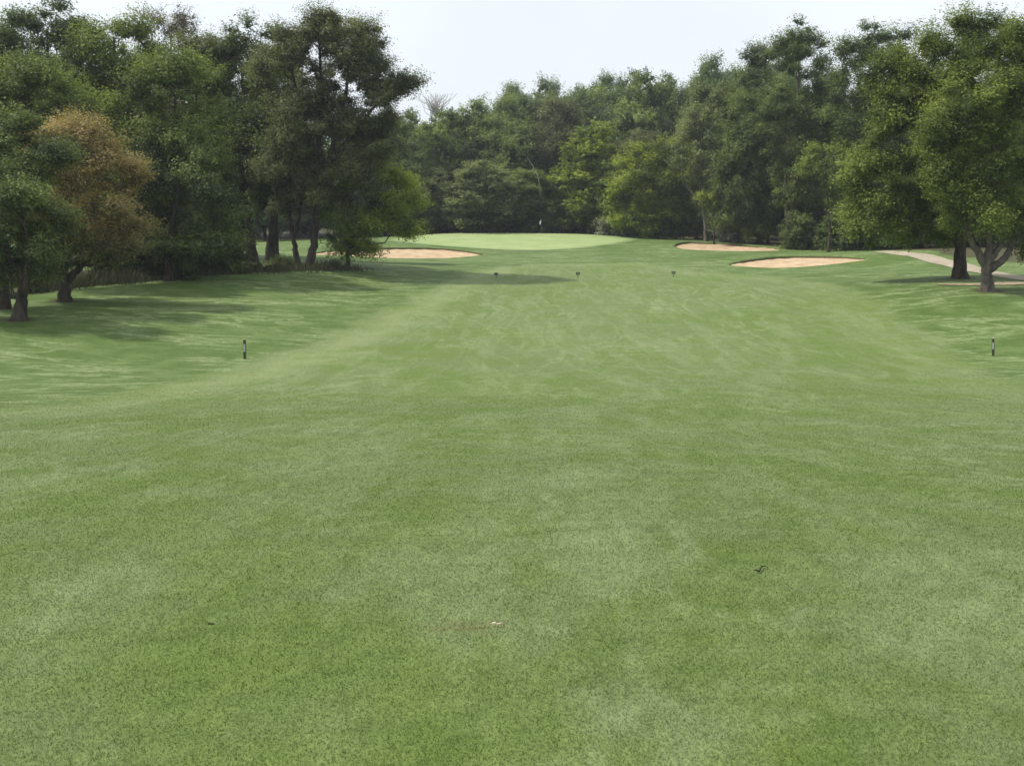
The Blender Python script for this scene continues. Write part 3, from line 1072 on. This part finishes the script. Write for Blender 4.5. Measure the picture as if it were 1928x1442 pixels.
for px in range(-140, 420, 70):
    far_tree(deep_label, px + rd.uniform(-15, 15), 125 + rd.uniform(-25, 40), 108 + rd.uniform(-6, 8), 70 + rd.uniform(-5, 12), rd.randrange(8), "deep", "trees deep in the wood")

for px, tp in ((205, 60), (262, 95), (405, 95)):
    far_tree("second-row tree of the left wood, seen through gaps in the front row", px, tp, 102 + rd.uniform(-3, 6), 52, rd.randrange(8), "deep", "second row of the left wood")
def crest(px):
    return float(np.interp(px, [700, 760, 820, 900, 950, 1000, 1150, 1250, 1340, 1400, 1480], [212, 214, 216, 200, 174, 163, 154, 150, 128, 118, 100]))


for px in range(716, 1480, 34):
    far_tree("closely packed dark tree along the skyline of the far wood, behind the front rows", px, crest(px) + rd.uniform(4, 22), 203 + rd.uniform(-5, 5), 46 + rd.uniform(-4, 8), rd.choice([0, 2, 3, 4, 6]), rd.choice(["fardark", "far", "fardark"]), "crest row of the far wood")
for px in range(740, 1180, 44):
    far_tree("mid green tree filling the second row of the far wood", px + rd.uniform(-8, 8), 225 + rd.uniform(-14, 22), 184 + rd.uniform(-3, 3), 48, rd.choice([0, 1, 2, 3, 7]), "far", "second row of the far wood")
for px in range(1400, 1960, 52):
    far_tree("dark tree close behind the tall right-hand trees, filling their gaps", px + rd.uniform(-8, 8), 158 + rd.uniform(-14, 26), 138 + rd.uniform(-3, 3), 56, rd.choice([0, 2, 4, 6]), "deep", "second row behind the tall right trees")
tree("broadleaf_tree", "dark high-crowned tree just behind the four trunks of the left wood", (520, 494), 99,
     [(440, 150, 45, 55), (520, 160, 55, 60), (560, 230, 60, 70), (480, 260, 60, 70), (530, 340, 70, 45)], "deep", 0.27, 1.0, 0.35, clump=1.1)
# ---- right of the green
tree("broadleaf_tree", "brightest yellow-green tree at the wood's edge, right of the green", (1225, 448), 150,
     [(1215, 330, 55, 50), (1185, 380, 45, 45), (1255, 345, 50, 50), (1225, 300, 35, 30), (1210, 410, 50, 35), (1270, 300, 30, 28), (1260, 400, 45, 40)], "yellow", 0.32, 1.0, 0.3, clump=1.2, turn=lambda p, r: np.clip(-0.02 + 0.09 * p[:, 0] - 0.05 * (p[:, 2] - 6) + r.normal(0, 0.18, len(p)), 0, 1))
tree("cottonwood_tree", "silvery grey-green tree with forked pale limbs, left of the tall dark trees", (1328, 452), 142,
     [(1335, 225, 42, 55), (1320, 290, 48, 55), (1370, 250, 40, 60), (1350, 320, 45, 45), (1345, 190, 25, 28)], "grey", 0.30, 0.95, 0.34,
     [[(1329, 455), (1328, 420), (1322, 385), (1318, 340), (1325, 220)], [(1322, 390), (1300, 360), (1285, 335), (1290, 300)], [(1323, 385), (1345, 345), (1365, 260)]], bark=M_BARKG, clump=1.15, limbs=50)
tree("broadleaf_tree", "tall dark tree with a lopsided top, leftmost of the tall dark trees on the right", (1430, 462), 141,
     [(1425, 105, 24, 24), (1450, 120, 30, 30), (1425, 190, 55, 60), (1440, 270, 55, 60), (1420, 340, 50, 50), (1460, 390, 45, 40)], "deep", 0.30, 1.0, 0.45, clump=1.2, sparse=0.06)
tree("broadleaf_tree", "tallest dark tree right of the green, its narrow crest highest on the skyline", (1497, 468), 126,
     [(1505, 60, 22, 20), (1490, 95, 32, 28), (1535, 100, 32, 26), (1510, 150, 55, 50), (1490, 240, 62, 70), (1540, 230, 45, 70), (1515, 330, 60, 60)], "deep", 0.29, 0.95, 0.42,
     [[(1499, 470), (1497, 420), (1496, 360), (1500, 250), (1508, 70)], [(1491, 470), (1480, 400), (1478, 340), (1490, 200)]], clump=1.15, limbs=50, sparse=0.08, bark=M_BARKG)
tree("broadleaf_tree", "dark tree with three small knobs on top, between the tallest dark tree and the maples", (1640, 472), 118,
     [(1597, 90, 16, 18), (1635, 75, 26, 24), (1683, 82, 22, 20), (1635, 125, 58, 45), (1610, 210, 55, 70), (1670, 200, 60, 70), (1600, 310, 55, 60)], "deep", 0.28, 0.95, 0.45, clump=1.1, sparse=0.06)
tree("young_tree", "small bright green tree low among the dark trees, left of the maples", (1560, 470), 112,
     [(1545, 300, 26, 28), (1560, 340, 26, 22), (1530, 320, 20, 18), (1580, 370, 22, 22)], "maple", 0.24, 0.8, 0.18, clump=0.8)
tree("young_tree", "little yellow-green tree in front of the silvery tree's trunk", (1345, 455), 138,
     [(1345, 375, 32, 14), (1385, 360, 24, 18), (1395, 330, 16, 14)], "yellow", 0.26, 0.7, 0.12, clump=0.8)
# ---- right maples
tree("maple_tree", "large maple with a single thick dark trunk beside the gravel path", (1809, 523), 70,
     [(1820, 90, 70, 48), (1760, 135, 75, 55), (1880, 110, 80, 60), (1710, 190, 62, 60), (1690, 270, 70, 65), (1780, 230, 90, 80), (1665, 345, 55, 55), (1655, 405, 48, 50), (1740, 390, 70, 55), (1700, 418, 55, 32), (1790, 320, 90, 70), (1645, 435, 38, 28), (1755, 432, 48, 26), (1840, 400, 60, 50), (1620, 380, 26, 40), (1690, 150, 45, 40)], "maple", 0.19, 1.0, 0.52,
     [[(1808, 525), (1807, 480), (1806, 430), (1800, 330), (1805, 180)], [(1806, 420), (1770, 350), (1720, 260)], [(1806, 400), (1860, 300), (1880, 150)]], clump=0.9, limbs=80, flare=1.55)
tree("maple_tree", "maple on the right with a pale grey trunk forking low into bare limbs", (1861, 546), 62,
     [(1860, 200, 85, 70), (1920, 230, 90, 90), (1960, 120, 70, 70), (1830, 290, 70, 60), (1880, 330, 80, 60), (1950, 330, 70, 70), (1790, 350, 45, 45), (1930, 420, 40, 50), (1945, 460, 28, 38), (1850, 400, 70, 40), (1800, 250, 50, 60), (1900, 90, 50, 45)], "maple", 0.17, 0.92, 0.42,
     [[(1860, 548), (1858, 520), (1857, 498), (1862, 450), (1866, 380), (1870, 250)], [(1857, 505), (1838, 470), (1820, 430), (1815, 330)], [(1860, 508), (1885, 492), (1905, 460), (1925, 400), (1940, 260)], [(1863, 490), (1880, 465), (1888, 440)]],
     bark=M_BARKG, clump=0.85, limbs=80, flare=1.5)

# ---- bushes along the wood's edge
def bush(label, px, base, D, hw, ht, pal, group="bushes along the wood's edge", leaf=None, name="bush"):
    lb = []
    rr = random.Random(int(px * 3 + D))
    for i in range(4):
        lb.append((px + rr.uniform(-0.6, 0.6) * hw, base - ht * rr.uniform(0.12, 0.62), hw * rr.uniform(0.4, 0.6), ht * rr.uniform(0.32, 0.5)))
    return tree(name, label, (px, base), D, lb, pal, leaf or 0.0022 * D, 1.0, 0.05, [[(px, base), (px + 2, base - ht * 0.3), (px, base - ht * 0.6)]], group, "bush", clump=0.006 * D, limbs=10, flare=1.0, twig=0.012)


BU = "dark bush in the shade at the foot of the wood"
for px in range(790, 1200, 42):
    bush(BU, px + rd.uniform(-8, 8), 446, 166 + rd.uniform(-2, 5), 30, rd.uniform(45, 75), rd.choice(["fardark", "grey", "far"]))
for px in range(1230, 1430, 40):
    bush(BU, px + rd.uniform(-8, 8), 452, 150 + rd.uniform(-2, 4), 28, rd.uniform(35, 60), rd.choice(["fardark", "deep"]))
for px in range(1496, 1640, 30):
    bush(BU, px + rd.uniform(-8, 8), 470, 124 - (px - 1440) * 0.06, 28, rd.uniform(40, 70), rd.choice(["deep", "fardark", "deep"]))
bush("small silvery bush at the wood's edge right of the green", 1150, 447, 154, 15, 34, "pale")
bush("low whitish bush behind the far end of the narrow bunker", 1372, 459, 139, 20, 20, "pale")
bush("grey-green bush beside the dark trunks, right of the narrow bunker", 1530, 468, 119, 26, 52, "grey")
bush("dark bush at the foot of the left wood, beside the leftmost of the four trunks", 420, 516, 77, 34, 90, "deep", leaf=0.17)
bush("dark sprawling bush under the broad green tree, at the weed strip", 340, 526, 73, 55, 85, "deep", leaf=0.17)
bush("small dark shrub between the second and third of the four trunks", 530, 506, 83, 24, 34, "deep", leaf=0.13)
bush("little shrub between the fourth trunk and the low yellow-green tree", 622, 510, 83.5, 22, 26, "olive", leaf=0.12)
bush("dark bush behind the leaning trunk on the left", 20, 545, 66, 60, 60, "deep", leaf=0.17)
for px in range(1620, 2000, 48):
    bush("dark thicket in the shade behind the maples", px, 470, 112 + rd.uniform(-3, 4), 55, 120, "deep", "thicket behind the maples")

for px in range(205, 470, 38):
    bush("low dark undergrowth bush along the left wood's edge, behind the weeds", px, np.interp(px, [160, 260, 360, 460], [528, 526, 519, 512]), np.interp(px, [160, 260, 360, 460], [72, 73.5, 77, 80]), 34, rd.uniform(45, 95), rd.choice(["deep", "deep", "olive"]), "undergrowth of the left wood", leaf=0.17)
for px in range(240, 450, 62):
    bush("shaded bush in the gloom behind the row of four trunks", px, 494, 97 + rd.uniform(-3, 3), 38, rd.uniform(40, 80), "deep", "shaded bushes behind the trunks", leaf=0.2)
# weeds along the left wood's edge: tall dry stems, one mass
rw = np.random.RandomState(8)
edge = spline(np.array([at(*q)[:2] for q in [(60, 540, 66), (160, 532, 70), (260, 530, 71.5), (360, 522, 75), (460, 514, 78), (560, 511, 81), (660, 509, 84)]]), 20, False)
n = 6500
k = rw.randint(0, len(edge) - 1, n)
x = edge[k, 0] + rw.normal(0, 0.7, n)
y = edge[k, 1] + rw.normal(0.6, 0.7, n)
h = np.abs(rw.normal(0.34, 0.20, n)) + 0.08
h *= np.interp(x, edge[:, 0], np.linspace(1.3, 0.55, len(edge)))
h *= 0.45 + 0.9 * np.abs(np.sin(x * 1.7 + 2 * np.sin(x * 0.6)))
z = H(x, y)
az = rw.uniform(0, 6.28, n)
w = 0.035
ln = rw.normal(0, 0.25, (n, 2)) * h[:, None]
A = np.stack([x - np.cos(az) * w, y - np.sin(az) * w, z - 0.05], -1)
B = np.stack([x + np.cos(az) * w, y + np.sin(az) * w, z - 0.05], -1)
Cc = np.stack([x + ln[:, 0] + np.cos(az) * w * 0.6, y + ln[:, 1], z + h], -1)
Dd = np.stack([x + ln[:, 0] - np.cos(az) * w * 0.6, y + ln[:, 1], z + h * 0.96], -1)
V = np.stack([A, B, Cc, Dd], 1).reshape(-1, 3)
tag(link("weeds", mesh_from("weeds", V, np.arange(len(V)).reshape(-1, 4), LEAF["weed"], {"tint": np.clip(rw.normal(0.5, 0.25, n), 0, 1)})),
    "brownish tall weeds along the edge of the left wood", "weeds", kind="stuff")

# pale dead limb in the far wood, and the bare pale twigs on the skyline
b = at(1024, 442, 168)
b[2] = gz(b[0], b[1])
root = empty("dead_tree", b)
tag(root, "pale dead leafless trunk slanting in front of the far wood above the flag", "dead tree")
pp = [at(*q) - b for q in [(1024, 440, 168), (1021, 400, 164), (1016, 348, 158), (1008, 322, 157), (993, 297, 157)]]
pp[0][2] = -0.3
b2 = [at(*q) - b for q in [(1010, 326, 157), (1001, 322, 157), (995, 323, 157)]]
V, Q = tube([(spline(pp, 5, False), np.linspace(0.12, 0.03, 21), 8), (spline(b2, 5, False), np.linspace(0.05, 0.025, 11), 6)])
link("trunk", mesh_from("trunk", V, Q, M_PALE, None, True), root)

b = at(820, 440, 190)
b[2] = gz(b[0], b[1])
root = empty("bare_tree", b)
tag(root, "bare pale twiggy tree top showing above the green skyline", "tree")
rt = np.random.RandomState(31)
crot = at(820, 215, 190) - b
paths = [(spline([np.array([0, 0, -0.3]), crot * 0.5, crot], 6, False), np.linspace(0.25, 0.12, 13), 8)]
for i in range(70):
    e = at(820 + rt.normal(0, 18), 170 + abs(rt.normal(0, 8)) + 4, 190 + rt.normal(0, 1.5)) - b
    e[0] += 0
    paths.append((wiggle(rt, crot + rt.normal(0, 0.4, 3), e, 5, 0.05), np.linspace(0.05, 0.018, 5), 4))
V, Q = tube(paths)
link("trunk", mesh_from("trunk", V, Q, M_PALE, None, True), root)

# ------------------------------------------------------------------ small things
import bmesh


def bm_box(bm, c, s, rot=None):
    r = bmesh.ops.create_cube(bm, size=1.0)
    for v in r["verts"]:
        v.co = Vector((v.co.x * s[0], v.co.y * s[1], v.co.z * s[2]))
        if rot: v.co.rotate(rot)
        v.co += Vector(c)
    return r["verts"]


def bm_obj(name, bm, mat, parent, bevel=0.0):
    if bevel:
        bmesh.ops.bevel(bm, geom=list(bm.edges), offset=bevel, segments=2, affect='EDGES')
    m = bpy.data.meshes.new(name)
    bm.to_mesh(m)
    bm.free()
    m.materials.append(mat)
    return link(name, m, parent)


def marker_post(px, base, lean, label):
    g = ground(px, base)
    root = empty("marker_post", g, R(12 if px < 900 else -18))
    root.rotation_euler = (0, lean, root.rotation_euler.z)
    tag(root, label, "post", "distance posts on the edge of the fairway")
    sz = 0.115 if px < 900 else 0.10
    hh = 0.86 if px < 900 else 0.78
    bm = bmesh.new()
    bm_box(bm, (0, 0, hh / 2 - 0.1), (sz, sz, hh + 0.2))
    bm_obj("post", bm, M_WOOD, root, 0.006)
    bm = bmesh.new()
    vs = bm_box(bm, (0, 0, hh + 0.025), (sz * 0.98, sz * 0.98, 0.05))
    for v in vs:
        if v.co.z > hh + 0.03:
            v.co.x *= 0.55
            v.co.y *= 0.55
    bm_obj("cap", bm, M_WOODTOP, root, 0.004)
    bm = bmesh.new()
    bm_box(bm, (-sz * 0.1, -sz / 2 - 0.006, hh * 0.58), (sz * 0.62, 0.012, hh * 0.40))
    bm_obj("number_plate", bm, M_PLATE, root, 0.003)


marker_post(461, 676, R(1.2), "square dark post with grey plate, in the rough on the left side")
marker_post(1870, 670, R(-4), "slightly leaning dark post with pale plate, in the rough below the maples")


def small_sign(px, base, label, faded=False):
    g = ground(px, base)
    root = empty("fairway_sign", g, R(random.Random(px).uniform(-12, 12)))
    tag(root, label, "sign", "small signs in a row across the fairway")
    bm = bmesh.new()
    bm_box(bm, (0, 0, 0.10), (0.05, 0.035, 0.40))
    bm_obj("stake", bm, M_SIGNOLD if faded else M_SIGN, root, 0.004)
    bm = bmesh.new()
    vs = bm_box(bm, (0, -0.03, 0.37), (0.36, 0.025, 0.22))
    for v in vs:
        if v.co.z < 0.3: v.co.x *= 0.8
    bm_obj("panel", bm, M_SIGNOLD if faded else M_SIGN, root, 0.008)
    bm = bmesh.new()
    bm_box(bm, (0.0, -0.046, 0.375), (0.19, 0.008, 0.13))
    bm_obj("panel_face", bm, M_SIGN if faded else M_SIGNF, root, 0.002)


small_sign(934, 525, "faded small sign at the tip of the tree shadow, leftmost of the three", True)
small_sign(1088, 524, "small dark sign in the middle of the fairway, between the other two signs")
small_sign(1268, 522, "small dark sign nearest the leaf-shaped bunker")

# flagstick
g = ground(1019.5, 440)
root = empty("flagstick", g)
root.rotation_euler = (0, R(-2.2), 0)
tag(root, "thin flagstick with a limp white flag at the back of the green", "flagstick")
V, Q = tube([(np.array([[0, 0, -0.1], [0, 0, 1.1], [0, 0, 2.2]]), np.array([0.022, 0.02, 0.018]), 8)])
link("pole", mesh_from("pole", V, Q, M_POLE, None, True), root)
Vf, Qf = [], []
NX, NZ = 9, 10
for thick in (0, 1):
    for j in range(NZ):
        for i in range(NX):
            u, w_ = i / (NX - 1), j / (NZ - 1)
            xx = -0.40 * u * (0.75 - 0.35 * w_)
            zz = 2.17 - 0.42 * w_ - 0.52 * u * (1 - 0.15 * w_)
            yy = 0.06 * math.sin(u * 9 + w_ * 2) * u + thick * 0.008
            Vf.append((xx, yy - 0.02, zz))
for th in (0, 1):
    o_ = th * NX * NZ
    for j in range(NZ - 1):
        for i in range(NX - 1):
            a = o_ + j * NX + i
            Qf.append((a, a + 1, a + NX + 1, a + NX))
link("flag", mesh_from("flag", Vf, Qf, M_FLAG, None, True), root)


def twig(name, label, pts, rad, mat, cat, forks=()):
    P_ = [ground(*p) for p in pts]
    b_ = P_[0].copy()
    root = None
    q = [p - b_ + np.array([0, 0, 0.016 + 0.004 * math.sin(i * 2.1)]) for i, p in enumerate(P_)]
    c = spline(q, 5, False)
    paths = [(c, rad * (1 - 0.65 * np.abs(np.linspace(-0.6, 1, len(c)))), 7)]
    for fk in forks:
        w2 = [ground(*p) - b_ + np.array([0, 0, 0.02]) for p in fk]
        c2 = spline(w2, 5, False)
        paths.append((c2, np.linspace(rad * 0.6, rad * 0.2, len(c2)), 6))
    V_, Q_ = tube(paths)
    o = link(name, mesh_from(name, V_, Q_, mat, None, True), None, b_)
    tag(o, label, cat)
    return o


twig("twig", "dark crooked twig lying on the near fairway", [(1419, 1086), (1424, 1085), (1429, 1081.5), (1434, 1078.5), (1439, 1078), (1445, 1078.8)], 0.0052, M_TWIG, "twig")
twig("twig", "pale bone-coloured twig on the near fairway beside a brown patch", [(926, 1188.5), (931, 1186), (936, 1184), (941, 1183), (946, 1181)], 0.0045, M_TWIGP, "twig")


def clod(px, py, label, s):
    g = ground(px, py)
    rsx = np.random.RandomState(int(px))
    bm = bmesh.new()
    for i in range(5):
        r_ = bmesh.ops.create_icosphere(bm, subdivisions=2, radius=s * rsx.uniform(0.35, 0.6))
        off = Vector((rsx.uniform(-1, 1) * s, rsx.uniform(-0.6, 0.6) * s, s * 0.15))
        for v in r_["verts"]:
            v.co = v.co * (1 + 0.25 * math.sin(v.co.x * 90 + v.co.y * 70 + i))
            v.co.z *= 0.55
            v.co += off
    o = bm_obj("turf_clod", bm, M_DIRT if s > 0.03 else M_TWIG, None)
    o.location = g
    tag(o, label, "clod", "loose clods on the fairway")


clod(398, 1176, "little clod of loose turf on the near fairway, by itself on the left", 0.013)
clod(800, 676.5, "dark speck of turf in mid fairway, left one of a pair", 0.055)
clod(836, 677, "dark speck of turf in mid fairway, right one of a pair", 0.05)

# thin summer haze in one closed box round the place
hz, nt, out = new_mat("haze_air")
pv = nt.nodes.new("ShaderNodeVolumePrincipled")
pv.inputs["Color"].default_value = (0.80, 0.88, 1.0, 1)
pv.inputs["Density"].default_value = 0.00026
pv.inputs["Anisotropy"].default_value = 0.2
nt.links.new(pv.outputs[0], out.inputs["Volume"])
bm = bmesh.new()
bm_box(bm, (0, 480, 20), (860, 1120, 60))
m = bpy.data.meshes.new("haze")
bm.to_mesh(m)
bm.free()
m.materials.append(hz)
tag(link("haze", m), "thin bluish summer haze over the whole course", "haze", kind="stuff")
